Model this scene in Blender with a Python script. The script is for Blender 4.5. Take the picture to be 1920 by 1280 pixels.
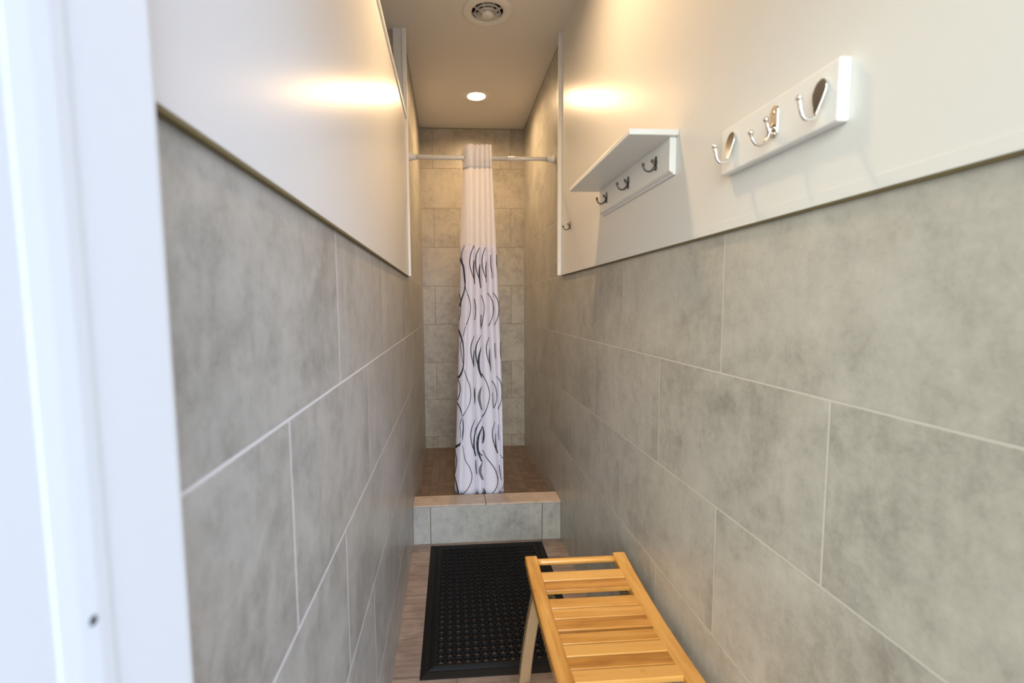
import bpy, bmesh, math, random
from mathutils import Vector, Matrix, Quaternion
random.seed(7)
C = bpy.context.scene.collection
for o in list(bpy.data.objects): bpy.data.objects.remove(o)
SC = bpy.context.scene
PI = math.pi

# ------------------------------------------------------------------ camera
CAM = Vector((0.0, -3.839, 1.301))
YAW, PIT, ROL, FPX, PPX, PPY = 0.06898, 0.08556, -0.00929, 892.05, 908.67, 648.07
F = Vector((math.sin(YAW)*math.cos(PIT), math.cos(YAW)*math.cos(PIT), -math.sin(PIT)))
R0 = Vector((math.cos(YAW), -math.sin(YAW), 0)); U0 = R0.cross(F)
RR = R0*math.cos(ROL) + U0*math.sin(ROL); UU = U0*math.cos(ROL) - R0*math.sin(ROL)
cd = bpy.data.cameras.new('camera'); cam = bpy.data.objects.new('camera', cd); C.objects.link(cam)
cam.matrix_world = Matrix(((RR.x, UU.x, -F.x, CAM.x), (RR.y, UU.y, -F.y, CAM.y), (RR.z, UU.z, -F.z, CAM.z), (0, 0, 0, 1)))
cd.sensor_width = 36; cd.sensor_fit = 'HORIZONTAL'
cd.lens = FPX*36/1920; cd.shift_x = (960-PPX)/1920; cd.shift_y = (PPY-640)/1920
cd.clip_start = 0.02
cd.dof.use_dof = True; cd.dof.focus_distance = 2.6; cd.dof.aperture_fstop = 3.5
SC.camera = cam

# ------------------------------------------------------------------ world / view
W = bpy.data.worlds.new('world'); SC.world = W; W.use_nodes = True
wn = W.node_tree.nodes; wl = W.node_tree.links; wn.clear()
WSTR = 9.8
tc = wn.new('ShaderNodeTexCoord'); sx = wn.new('ShaderNodeSeparateXYZ'); wl.new(tc.outputs['Generated'], sx.inputs[0])
mr = wn.new('ShaderNodeMapRange'); mr.inputs[1].default_value = -0.4; mr.inputs[2].default_value = 0.4
wl.new(sx.outputs[0], mr.inputs[0])
mx = wn.new('ShaderNodeMix'); mx.data_type = 'RGBA'
mx.inputs[6].default_value = (0.95, 1.0, 0.88, 1); mx.inputs[7].default_value = (0.72, 0.88, 1.22, 1)
wl.new(mr.outputs[0], mx.inputs[0])
mz = wn.new('ShaderNodeMapRange'); mz.inputs[1].default_value = -0.15; mz.inputs[2].default_value = 0.35
mz.inputs[3].default_value = 0.25; mz.inputs[4].default_value = 1.0
wl.new(sx.outputs[2], mz.inputs[0])
ms = wn.new('ShaderNodeMath'); ms.operation = 'MULTIPLY'; ms.inputs[1].default_value = WSTR
my = wn.new('ShaderNodeMapRange'); my.inputs[1].default_value = -1.0; my.inputs[2].default_value = -0.55
my.inputs[3].default_value = 1.0; my.inputs[4].default_value = 0.085; wl.new(sx.outputs[1], my.inputs[0])
mm = wn.new('ShaderNodeMath'); mm.operation = 'MULTIPLY'; wl.new(mz.outputs[0], mm.inputs[0]); wl.new(my.outputs[0], mm.inputs[1])
wl.new(mm.outputs[0], ms.inputs[0])
bg = wn.new('ShaderNodeBackground'); wo = wn.new('ShaderNodeOutputWorld')
wl.new(mx.outputs[2], bg.inputs[0]); wl.new(ms.outputs[0], bg.inputs[1]); wl.new(bg.outputs[0], wo.inputs[0])
SC.view_settings.view_transform = 'Standard'; SC.view_settings.look = 'None'
SC.view_settings.gamma = 1; SC.view_settings.use_curve_mapping = False
SC.view_settings.exposure = 0.70
LAMP = 310.0                      # emission of the recessed lamp lenses
LAMPC = (1.0, 0.665, 0.365)

# ------------------------------------------------------------------ dimensions
XL, XR = -0.224, 0.589
Z0 = 1.4527                      # tile row line where the painted panels start
RH, TW = 0.305, 0.610
CE = Z0 + 4*RH                   # ceiling
YT = -1.325                      # end of the painted panels
YD = -3.447                      # inner side of the door frame
SF = 0.136; CB = 0.220           # shower floor, curb top
PD = 0.009                       # how far the painted panels stand off the tile
PT = 2.235                       # top of the left partition

# ------------------------------------------------------------------ helpers
class MB:
    def __init__(s): s.v = []; s.f = []; s.m = []; s.sm = []
    def add(s, vs, fs, mi=0, smooth=False):
        b = len(s.v); s.v += [tuple(v) for v in vs]
        for f in fs: s.f.append([b+i for i in f]); s.m.append(mi); s.sm.append(smooth)
    def box(s, a, b, mi=0):
        x0, y0, z0 = a; x1, y1, z1 = b
        s.add([(x0,y0,z0),(x1,y0,z0),(x1,y1,z0),(x0,y1,z0),(x0,y0,z1),(x1,y0,z1),(x1,y1,z1),(x0,y1,z1)],
              [(0,3,2,1),(4,5,6,7),(0,1,5,4),(1,2,6,5),(2,3,7,6),(3,0,4,7)], mi)
    def prism(s, prof, ax, a, b, mi=0, smooth=False):
        # prof: 2D points (the two axes other than ax, in order); extruded from a to b along ax
        n = len(prof)
        def P(p, t): return {0:(t,p[0],p[1]),1:(p[0],t,p[1]),2:(p[0],p[1],t)}[ax]
        vs = [P(p, a) for p in prof] + [P(p, b) for p in prof]
        s.add(vs, [(i,(i+1)%n,n+(i+1)%n,n+i) for i in range(n)], mi, smooth)
        s.add(vs, [tuple(range(n))[::-1], tuple(range(n,2*n))], mi)
    def tube(s, pts, rad, n=12, mi=0, caps=True):
        pts = [Vector(p) for p in pts]; k = len(pts)
        if not hasattr(rad, '__len__'): rad = [rad]*k
        t0 = (pts[1]-pts[0]).normalized()
        nrm = t0.orthogonal().normalized(); vs = []
        for i in range(k):
            t = (pts[min(i+1,k-1)]-pts[max(i-1,0)]).normalized()
            nrm = (nrm - t*nrm.dot(t)).normalized(); bi = t.cross(nrm)
            for j in range(n):
                a = 2*PI*j/n; vs.append(pts[i]+(nrm*math.cos(a)+bi*math.sin(a))*rad[i])
        fs = [(i*n+j, i*n+(j+1)%n, (i+1)*n+(j+1)%n, (i+1)*n+j) for i in range(k-1) for j in range(n)]
        s.add(vs, fs, mi, True)
        if caps: s.add(vs, [tuple(range(n))[::-1], tuple((k-1)*n+j for j in range(n))], mi)
    def lathe(s, prof, c, axis=(0,0,1), n=32, mi=0, smooth=True):
        # prof: (radius, height along axis)
        q = Vector((0,0,1)).rotation_difference(Vector(axis)); c = Vector(c); vs = []; k = len(prof)
        for r, h in prof:
            for j in range(n):
                a = 2*PI*j/n; vs.append(c + q @ Vector((r*math.cos(a), r*math.sin(a), h)))
        s.add(vs, [(i*n+j, i*n+(j+1)%n, (i+1)*n+(j+1)%n, (i+1)*n+j) for i in range(k-1) for j in range(n)], mi, smooth)
    def ball(s, c, r, mi=0, n=14, sc=(1,1,1)):
        c = Vector(c); vs = []; m = 8
        for i in range(m+1):
            th = PI*i/m
            for j in range(n):
                a = 2*PI*j/n; vs.append(c+Vector((r*sc[0]*math.sin(th)*math.cos(a), r*sc[1]*math.sin(th)*math.sin(a), r*sc[2]*math.cos(th))))
        s.add(vs, [(i*n+j, (i+1)*n+j, (i+1)*n+(j+1)%n, i*n+(j+1)%n) for i in range(m) for j in range(n)], mi, True)
    def build(s, name, mats, parent=None, bevel=0, seg=2, kind=None, autosmooth=False):
        me = bpy.data.meshes.new(name); me.from_pydata(s.v, [], s.f)
        if not isinstance(mats, (list, tuple)): mats = [mats]
        for m in mats: me.materials.append(m)
        for p, mi, sm in zip(me.polygons, s.m, s.sm): p.material_index = mi; p.use_smooth = sm
        bm = bmesh.new(); bm.from_mesh(me)
        bmesh.ops.remove_doubles(bm, verts=bm.verts, dist=1e-6)
        bmesh.ops.recalc_face_normals(bm, faces=bm.faces); bm.to_mesh(me); bm.free()
        o = bpy.data.objects.new(name, me); C.objects.link(o)
        if parent: o.parent = parent
        if bevel:
            b = o.modifiers.new('bevel', 'BEVEL'); b.width = bevel; b.segments = seg; b.limit_method = 'ANGLE'; b.angle_limit = 0.6
            b.harden_normals = False
        if kind: o['kind'] = kind
        return o

def empty(name, loc=(0,0,0)):
    o = bpy.data.objects.new(name, None); C.objects.link(o); o.location = loc; o.empty_display_size = 0.05; return o
def tag(o, label, cat, group=None):
    o['label'] = label; o['category'] = cat
    if group: o['group'] = group
    return o
def part(o, parent):          # keep the world position, parent to an Empty that is only translated
    o.parent = parent; o.matrix_parent_inverse = Matrix.Translation(-Vector(parent.location)); return o
def copy_tree(o):
    c = o.copy(); C.objects.link(c)
    for ch in list(o.children):
        d = ch.copy(); C.objects.link(d); d.parent = c; d.matrix_parent_inverse = ch.matrix_parent_inverse.copy()
        for g in ch.children:
            e = g.copy(); C.objects.link(e); e.parent = d
    return c

# pixel rays of the reference frame: used only to measure where a thing stands
def ray(x, y): return F + RR*((x-PPX)/FPX) - UU*((y-PPY)/FPX)
def at(x, y, ax, v):
    d = ray(x, y); t = (v-CAM[ax])/d[ax]; return CAM + d*t

# ------------------------------------------------------------------ materials
def M(name):
    m = bpy.data.materials.new(name); m.use_nodes = True
    nt = m.node_tree; b = nt.nodes['Principled BSDF']; return m, nt, b
class N:
    def __init__(s, nt): s.nt = nt
    def new(s, t, **k):
        n = s.nt.nodes.new(t)
        for a, v in k.items(): setattr(n, a, v)
        return n
    def link(s, a, b): s.nt.links.new(a, b)
    def math(s, op, a, b=None, c=None):
        n = s.new('ShaderNodeMath', operation=op)
        for i, v in enumerate((a, b, c)):
            if v is None: continue
            if isinstance(v, (int, float)): n.inputs[i].default_value = v
            else: s.link(v, n.inputs[i])
        return n.outputs[0]
    def mix(s, f, a, b, bt='MIX'):
        n = s.new('ShaderNodeMix', data_type='RGBA', blend_type=bt)
        for i, v in ((0, f), (6, a), (7, b)):
            if isinstance(v, (int, float)): n.inputs[i].default_value = v
            elif isinstance(v, tuple): n.inputs[i].default_value = (*v, 1)
            else: s.link(v, n.inputs[i])
        return n.outputs[2]
    def noise(s, vec, scale, detail=4, rough=0.55, dist=0):
        n = s.new('ShaderNodeTexNoise'); n.inputs['Scale'].default_value = scale; n.inputs['Detail'].default_value = detail
        n.inputs['Roughness'].default_value = rough; n.inputs['Distortion'].default_value = dist; s.link(vec, n.inputs['Vector']); return n.outputs['Fac']
    def ramp(s, f, stops):
        n = s.new('ShaderNodeValToRGB'); s.link(f, n.inputs[0]); e = n.color_ramp.elements
        while len(e) < len(stops): e.new(0.5)
        for el, (p, c) in zip(e, stops): el.position = p; el.color = (*c, 1) if len(c) == 3 else c
        return n.outputs[0]
    def comb(s, x, y, z):
        n = s.new('ShaderNodeCombineXYZ')
        for i, v in enumerate((x, y, z)):
            if isinstance(v, (int, float)): n.inputs[i].default_value = v
            else: s.link(v, n.inputs[i])
        return n.outputs[0]
    def bump(s, h, strength, dist, bsdf):
        n = s.new('ShaderNodeBump'); n.inputs['Strength'].default_value = strength; n.inputs['Distance'].default_value = dist
        s.link(h, n.inputs['Height']); s.link(n.outputs[0], bsdf.inputs['Normal'])

def tile_mat(name, axis, phase, zphase=Z0, base=((0.265,0.252,0.220),(0.415,0.400,0.355),(0.515,0.50,0.450)), grout=(0.60,0.57,0.52),
             tw=TW, rh=RH, gw=0.0032, rough=0.34, evenrow=0, half=0.5):
    m, nt, b = M(name); n = N(nt)
    tc = n.new('ShaderNodeTexCoord'); s = n.new('ShaderNodeSeparateXYZ'); n.link(tc.outputs['Object'], s.inputs[0])
    a = s.outputs[axis]; z = s.outputs[2] if axis != 2 else s.outputs[1]
    rz = n.math('DIVIDE', n.math('SUBTRACT', z, zphase), rh); row = n.math('FLOOR', rz)
    off = n.math('MULTIPLY', n.math('FLOORED_MODULO', n.math('ADD', row, evenrow), 2.0), half)
    u = n.math('ADD', n.math('DIVIDE', n.math('SUBTRACT', a, phase), tw), off); col = n.math('FLOOR', u)
    fu = n.math('MULTIPLY', n.math('PINGPONG', u, 0.5), tw)
    fz = n.math('MULTIPLY', n.math('PINGPONG', rz, 0.5), rh)
    d = n.math('MINIMUM', fu, fz)
    g = n.new('ShaderNodeMapRange', interpolation_type='SMOOTHSTEP'); g.inputs[1].default_value = gw*0.35; g.inputs[2].default_value = gw*0.65
    n.link(d, g.inputs[0])
    wn_ = n.new('ShaderNodeTexWhiteNoise', noise_dimensions='3D'); n.link(n.comb(col, row, 3.7), wn_.inputs['Vector'])
    sh = n.new('ShaderNodeVectorMath', operation='SCALE'); n.link(wn_.outputs['Color'], sh.inputs[0]); sh.inputs['Scale'].default_value = 23.0
    ad = n.new('ShaderNodeVectorMath', operation='ADD'); n.link(tc.outputs['Object'], ad.inputs[0]); n.link(sh.outputs[0], ad.inputs[1])
    v = ad.outputs[0]
    big = n.noise(v, 4.0, 8, 0.68, 0.3); mid = n.noise(v, 21, 10, 0.82, 0.15); fine = n.noise(v, 110, 6, 0.75)
    mp = n.new('ShaderNodeMapping'); mp.inputs['Scale'].default_value = (60, 60, 6) if axis != 2 else (60, 60, 60); n.link(v, mp.inputs[0])
    streak = n.noise(mp.outputs[0], 1.0, 3, 0.6)
    f = n.math('ADD', n.math('MULTIPLY', big, 0.42), n.math('MULTIPLY', mid, 0.40))
    f = n.math('ADD', f, n.math('MULTIPLY', fine, 0.10)); f = n.math('ADD', f, n.math('MULTIPLY', streak, 0.06))
    f = n.math('ADD', f, n.math('MULTIPLY', n.math('SUBTRACT', wn_.outputs['Value'], 0.5), 0.04))
    colr = n.ramp(f, [(0.38, base[0]), (0.50, base[1]), (0.62, base[2])])
    out = n.mix(g.outputs[0], grout, colr); n.link(out, b.inputs['Base Color'])
    r = n.math('ADD', n.math('MULTIPLY', n.math('SUBTRACT', 1.0, g.outputs[0]), 0.4), rough)
    r = n.math('ADD', r, n.math('MULTIPLY', n.math('SUBTRACT', mid, 0.5), 0.12)); n.link(r, b.inputs['Roughness'])
    h = n.math('ADD', n.math('MULTIPLY', g.outputs[0], 1.0), n.math('MULTIPLY', fine, 0.05)); n.bump(h, 0.5, 0.0012, b)
    return m

def paint_mat(name, col, rough=0.3, bump=0.05, scale=160):
    m, nt, b = M(name); n = N(nt); b.inputs['Base Color'].default_value = (*col, 1); b.inputs['Roughness'].default_value = rough
    tc = n.new('ShaderNodeTexCoord'); h = n.noise(tc.outputs['Object'], scale, 3, 0.6); n.bump(h, bump, 0.002, b)
    c = n.noise(tc.outputs['Object'], 3, 3, 0.5)
    n.link(n.mix(c, tuple(x*0.97 for x in col), col), b.inputs['Base Color'])
    return m

def simple(name, col, rough=0.5, metal=0.0, noise=0.0, scale=30, bump=0.0, coat=0.0):
    m, nt, b = M(name); n = N(nt); b.inputs['Roughness'].default_value = rough; b.inputs['Metallic'].default_value = metal
    b.inputs['Base Color'].default_value = (*col, 1); b.inputs['Coat Weight'].default_value = coat
    tc = n.new('ShaderNodeTexCoord'); f = n.noise(tc.outputs['Object'], scale, 4, 0.6)
    n.link(n.mix(f, tuple(x*(1-noise) for x in col), tuple(min(1, x*(1+noise)) for x in col)), b.inputs['Base Color'])
    if bump: n.bump(f, bump, 0.001, b)
    return m

def wood_floor_mat(name, dark=(0.115,0.085,0.066), mid=(0.245,0.185,0.150), light=(0.37,0.29,0.24), ph=-1.46, pw=0.16, grout=(0.11,0.085,0.07)):
    m, nt, b = M(name); n = N(nt); tc = n.new('ShaderNodeTexCoord'); s = n.new('ShaderNodeSeparateXYZ'); n.link(tc.outputs['Object'], s.inputs[0])
    ry = n.math('DIVIDE', n.math('SUBTRACT', s.outputs[1], ph), pw); row = n.math('FLOOR', ry)
    wnz = n.new('ShaderNodeTexWhiteNoise', noise_dimensions='1D'); n.link(row, wnz.inputs['W'])
    u = n.math('ADD', n.math('DIVIDE', s.outputs[0], 0.92), n.math('MULTIPLY', n.math('FLOORED_MODULO', row, 3.0), 0.37)); col = n.math('FLOOR', u)
    d = n.math('MINIMUM', n.math('MULTIPLY', n.math('PINGPONG', ry, 0.5), pw), n.math('MULTIPLY', n.math('PINGPONG', u, 0.5), 0.92))
    g = n.new('ShaderNodeMapRange', interpolation_type='SMOOTHSTEP'); g.inputs[1].default_value = 0.0010; g.inputs[2].default_value = 0.0022; n.link(d, g.inputs[0])
    vec = n.comb(n.math('MULTIPLY', s.outputs[0], 5.0), n.math('MULTIPLY', s.outputs[1], 60.0), n.math('MULTIPLY', n.math('ADD', row, n.math('MULTIPLY', col, 5.3)), 7.3))
    g1 = n.noise(vec, 1.0, 5, 0.65, 0.6)
    vec2 = n.comb(n.math('MULTIPLY', s.outputs[0], 8.0), n.math('MULTIPLY', s.outputs[1], 14.0), n.math('MULTIPLY', row, 3.3)); g2 = n.noise(vec2, 1.0, 4, 0.6, 0.8)
    f = n.math('ADD', n.math('MULTIPLY', g1, 0.55), n.math('MULTIPLY', g2, 0.45))
    c = n.ramp(f, [(0.33, dark), (0.48, mid), (0.66, light)])
    n.link(n.mix(g.outputs[0], grout, c), b.inputs['Base Color']); b.inputs['Roughness'].default_value = 0.45
    n.bump(n.math('ADD', g.outputs[0], n.math('MULTIPLY', g1, 0.25)), 0.4, 0.0012, b)
    return m

def mosaic_mat(name):
    m, nt, b = M(name); n = N(nt); tc = n.new('ShaderNodeTexCoord'); s = n.new('ShaderNodeSeparateXYZ'); n.link(tc.outputs['Object'], s.inputs[0])
    p = 0.0515
    ux = n.math('DIVIDE', s.outputs[0], p); uy = n.math('DIVIDE', s.outputs[1], p); cx = n.math('FLOOR', ux); cy = n.math('FLOOR', uy)
    d = n.math('MULTIPLY', n.math('MINIMUM', n.math('PINGPONG', ux, 0.5), n.math('PINGPONG', uy, 0.5)), p)
    g = n.new('ShaderNodeMapRange', interpolation_type='SMOOTHSTEP'); g.inputs[1].default_value = 0.0008; g.inputs[2].default_value = 0.0018; n.link(d, g.inputs[0])
    wz = n.new('ShaderNodeTexWhiteNoise', noise_dimensions='2D'); n.link(n.comb(cx, cy, 0), wz.inputs['Vector'])
    st = n.comb(n.math('MULTIPLY', s.outputs[0], 10.0), n.math('MULTIPLY', s.outputs[1], 90.0), n.math('MULTIPLY', wz.outputs['Value'], 9.0))
    g1 = n.noise(st, 1.0, 4, 0.6, 0.4)
    f = n.math('ADD', n.math('MULTIPLY', g1, 0.6), n.math('MULTIPLY', wz.outputs['Value'], 0.4))
    c = n.ramp(f, [(0.25, (0.11,0.076,0.055)), (0.5, (0.150,0.105,0.080)), (0.75, (0.190,0.138,0.108))])
    n.link(n.mix(g.outputs[0], (0.075,0.052,0.038), c), b.inputs['Base Color']); b.inputs['Roughness'].default_value = 0.5
    n.bump(g.outputs[0], 0.5, 0.001, b)
    return m

def bamboo_mat(name, axis, tone=1.0, grey=0.0):
    m, nt, b = M(name); n = N(nt); tc = n.new('ShaderNodeTexCoord'); s = n.new('ShaderNodeSeparateXYZ'); n.link(tc.outputs['Object'], s.inputs[0])
    oi = n.new('ShaderNodeObjectInfo'); rnd = oi.outputs['Random']
    sc = [70, 70, 70]; sc[axis] = 3.0
    v = n.comb(n.math('MULTIPLY', s.outputs[0], sc[0]), n.math('MULTIPLY', s.outputs[1], sc[1]), n.math('ADD', n.math('MULTIPLY', s.outputs[2], sc[2]), n.math('MULTIPLY', rnd, 37.0)))
    g1 = n.noise(v, 1.0, 4, 0.6, 0.3)
    sc2 = [14, 14, 14]; sc2[axis] = 4
    v2 = n.comb(n.math('MULTIPLY', s.outputs[0], sc2[0]), n.math('MULTIPLY', s.outputs[1], sc2[1]), n.math('ADD', n.math('MULTIPLY', s.outputs[2], sc2[2]), n.math('MULTIPLY', rnd, 91.0)))
    g2 = n.noise(v2, 1.0, 4, 0.6, 0.6)
    kn = n.new('ShaderNodeTexVoronoi'); kn.inputs['Scale'].default_value = 9.0; kn.inputs['Randomness'].default_value = 1.0
    n.link(n.comb(s.outputs[0], s.outputs[1], n.math('MULTIPLY', rnd, 5.0)), kn.inputs['Vector'])
    kk = n.ramp(kn.outputs['Distance'], [(0.02, (1,1,1)), (0.11, (0,0,0))])
    f = n.math('ADD', n.math('MULTIPLY', g1, 0.55), n.math('MULTIPLY', g2, 0.30)); f = n.math('ADD', f, n.math('MULTIPLY', rnd, 0.30))
    t = tone
    c = n.ramp(f, [(0.38, (0.30*t,0.112*t,0.018*t)), (0.52, (0.47*t,0.205*t,0.038*t)), (0.70, (0.62*t,0.32*t,0.082*t))])
    c = n.mix(n.math('MULTIPLY', kk, 0.38), c, (0.24*t,0.09*t,0.02*t))
    if grey: c = n.mix(grey, c, (0.25,0.205,0.145))
    n.link(c, b.inputs['Base Color']); b.inputs['Roughness'].default_value = 0.20; b.inputs['Coat Weight'].default_value = 0.15
    n.bump(g1, 0.12, 0.001, b)
    return m

def fabric_mat(name, col, trans=0.25, alpha=1.0, weave=900):
    m, nt, b = M(name); n = N(nt); nt.nodes.remove(b); out = nt.nodes['Material Output']
    tc = n.new('ShaderNodeTexCoord'); f = n.noise(tc.outputs['Object'], weave, 2, 0.5)
    bp = n.new('ShaderNodeBump'); bp.inputs['Strength'].default_value = 0.08; bp.inputs['Distance'].default_value = 0.0006; n.link(f, bp.inputs['Height'])
    di = n.new('ShaderNodeBsdfDiffuse'); di.inputs[0].default_value = (*col, 1); tr = n.new('ShaderNodeBsdfTranslucent'); tr.inputs[0].default_value = (*col, 1)
    n.link(bp.outputs[0], di.inputs['Normal']); mx_ = n.new('ShaderNodeMixShader'); mx_.inputs[0].default_value = trans
    n.link(di.outputs[0], mx_.inputs[1]); n.link(tr.outputs[0], mx_.inputs[2]); res = mx_.outputs[0]
    if alpha < 1:
        tp = n.new('ShaderNodeBsdfTransparent'); m2 = n.new('ShaderNodeMixShader'); m2.inputs[0].default_value = alpha
        n.link(tp.outputs[0], m2.inputs[1]); n.link(res, m2.inputs[2]); res = m2.outputs[0]
    n.link(res, out.inputs[0]); return m

def emit_mat(name, col, s):
    m, nt, b = M(name); b.inputs['Base Color'].default_value = (0.9,0.9,0.9,1)
    b.inputs['Emission Color'].default_value = (*col, 1); b.inputs['Emission Strength'].default_value = s; return m

T_right = tile_mat('tile_right', 1, -1.6203, evenrow=1, gw=0.0036, grout=(0.54,0.52,0.47))
T_left = tile_mat('tile_left', 1, -2.8761, evenrow=1, gw=0.0045, grout=(0.66,0.64,0.62))
T_back = tile_mat('tile_back', 0, -0.1264, base=((0.235,0.21,0.165),(0.385,0.352,0.285),(0.47,0.435,0.36)), evenrow=1, grout=(0.20,0.165,0.12))
def spec(m, v): m.node_tree.nodes['Principled BSDF'].inputs['Specular IOR Level'].default_value = v
T_curb = tile_mat('tile_curb', 0, -0.13, zphase=-0.01, tw=0.614, rh=0.5, evenrow=0, half=0.0)
T_cap = tile_mat('tile_cap', 0, 0.173, base=((0.34,0.26,0.20),(0.50,0.40,0.315),(0.60,0.49,0.40)), zphase=-0.01, tw=0.9, rh=0.5, half=0.0)
white = paint_mat('wall_paint', (0.69, 0.69, 0.67), 0.29, 0.10, 140)
white.node_tree.nodes['Principled BSDF'].inputs['Specular IOR Level'].default_value = 0.20
white_l = white
trimw = paint_mat('trim_paint', (0.76, 0.76, 0.735), 0.35, 0.03)
ceilm = paint_mat('ceiling_paint', (0.72, 0.69, 0.64), 0.7, 0.12, 220)
jambm = paint_mat('door_frame_paint', (0.76, 0.775, 0.77), 0.75, 0.02)
jambm.node_tree.nodes['Principled BSDF'].inputs['Specular IOR Level'].default_value = 0.1
woodfl = wood_floor_mat('wood_look_floor')
mosaic = mosaic_mat('shower_mosaic')
olive = simple('olive_caulk_and_shade', (0.16, 0.125, 0.05), 0.7, noise=0.15)  # ceiling caulk, curb joints, and the shade strips painted under the trims
chrome = simple('chrome', (0.88, 0.87, 0.86), 0.06, 1.0)
nickel = simple('brushed_nickel', (0.66, 0.62, 0.56), 0.18, 1.0)
bronze = simple('dark_pewter', (0.115, 0.108, 0.095), 0.30, 0.85, noise=0.25, scale=200)
rubber = simple('black_rubber', (0.006, 0.006, 0.0065), 0.6, noise=0.2, scale=120, bump=0.1)
dark = simple('dark_cavity', (0.02, 0.018, 0.015), 0.8)
plast = simple('white_plastic', (0.74, 0.72, 0.68), 0.35, noise=0.02)
dusty = simple('dusty_plastic', (0.62, 0.59, 0.54), 0.5, noise=0.12, scale=90)
rodm = simple('rod_enamel', (0.78, 0.76, 0.71), 0.22)
spec(rubber, 0.22)
brass = simple('dull_bracket_metal', (0.35, 0.30, 0.17), 0.4, 0.7, noise=0.2, scale=80)
bamX = bamboo_mat('bamboo_slat', 0); bamY = bamboo_mat('bamboo_rail', 1, 1.0); bamZ = bamboo_mat('bamboo_leg_shaded', 2, 0.8, 0.6)  # leg bamboo is darker and greyer: shade on the legs painted into the colour
lens = emit_mat('lamp_lens', LAMPC, LAMP)

# ------------------------------------------------------------------ room shell
def struct(name, mb, m, **k): return mb.build(name, m, kind='structure', **k)
YN = YD - 0.265                     # outer side of the door wall
mb = MB(); mb.box((-1.5, -5.6, -0.12), (XR+0.2, -1.194, 0)); struct('floor', mb, woodfl)
mb = MB(); mb.box((XL-0.02, -1.2, -0.02), (XR+0.02, 0.02, SF)); struct('floor_shower', mb, mosaic)
mb = MB(); mb.box((XR, YN, 0), (XR+0.12, 0.12, CE+0.06)); wr = struct('wall_right', mb, T_right)
mb = MB(); mb.box((XR-PD, YD-0.02, Z0), (XR+0.01, YT, CE)); p_ = mb.build('painted_panel', white, wr); p_['kind'] = 'structure'
mb = MB(); mb.box((XL-0.10, YN, 0), (XL, YT, PT)); mb.box((XL-0.10, YT, 0), (XL, 0.12, CE+0.06)); wlft = struct('wall_left', mb, T_left)
mb = MB(); mb.box((XL-0.01, YD-0.02, Z0), (XL+PD, YT, PT)); p_ = mb.build('painted_panel', white, wlft); p_['kind'] = 'structure'
mb = MB(); mb.box((-1.5, 0, 0), (XR+0.12, 0.12, CE+0.06)); wbk = struct('wall_back', mb, T_back)
for nm, a_, b_, pa in (('b', (XL, -0.002, CE-0.0035), (XR, 0.001, CE), wbk), ('l', (XL-0.001, YT, CE-0.003), (XL+0.0015, 0, CE), wlft), ('r', (XR-0.0015, YT, CE-0.002), (XR+0.001, 0, CE), wr)):
    mb = MB(); mb.box(a_, b_); o_ = mb.build('caulk_and_shade_line', olive, pa); o_['kind'] = 'structure'
mb = MB(); mb.box((-1.5, YT, 0), (XL-0.10, YT+0.11, CE)); mb.box((XL-0.045, YT-0.008, PT), (XL+0.003, YT, CE-0.0)); struct('wall_far_left', mb, white)
mb = MB(); mb.box((-1.5, YN, 0), (-1.38, YT, CE+0.06)); struct('wall_outer_left', mb, white)
mb = MB()                            # door wall: left pier, header, a short pier on the right
mb.box((-1.5, YN, 0), (XL-0.10, YD, CE)); mb.box((XL-0.10, YN, 2.08), (XR, YD, CE)); mb.box((XL-0.10, YN, PT-0.3), (XL+0.005, YD, CE))
struct('wall_front', mb, white)

# ceiling with three round openings
def ring_patch(mb, cx, cy, h, r, z, n=32, mi=0):
    vs = []; 
    for j in range(n):
        a = 2*PI*j/n; c, s_ = math.cos(a), math.sin(a); k = h/max(abs(c), abs(s_))
        vs.append((cx+c*k, cy+s_*k, z))
    for j in range(n):
        a = 2*PI*j/n; vs.append((cx+r*math.cos(a), cy+r*math.sin(a), z))
    mb.add(vs, [(j, (j+1)%n, n+(j+1)%n, n+j) for j in range(n)], mi)
L1 = (0.186, -0.578); L2 = (0.160, -2.32); VN = (0.190, -1.487)
mb = MB()
def rect(x0, y0, x1, y1): mb.add([(x0,y0,CE),(x1,y0,CE),(x1,y1,CE),(x0,y1,CE)], [(0,1,2,3)])
H = 0.15; X0, X1 = -1.5, XR+0.12
ys = YN
for (cx, cy), r in ((L2, 0.066), (VN, 0.074), (L1, 0.066)):
    rect(X0, ys, X1, cy-H); rect(X0, cy-H, cx-H, cy+H); rect(cx+H, cy-H, X1, cy+H); ring_patch(mb, cx, cy, H, r, CE); ys = cy+H
rect(X0, ys, X1, 0.12)
b_ = MB(); b_.box((X0, YN, CE+0.16), (X1, 0.12, CE+0.2)); mb.add(b_.v, b_.f)
for y_ in (YN, 0.12): mb.add([(X0,y_,CE),(X1,y_,CE),(X1,y_,CE+0.16),(X0,y_,CE+0.16)], [(0,1,2,3)])
for x_ in (X0, X1): mb.add([(x_,YN,CE),(x_,0.12,CE),(x_,0.12,CE+0.16),(x_,YN,CE+0.16)], [(0,1,2,3)])
struct('ceiling', mb, ceilm)

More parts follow.
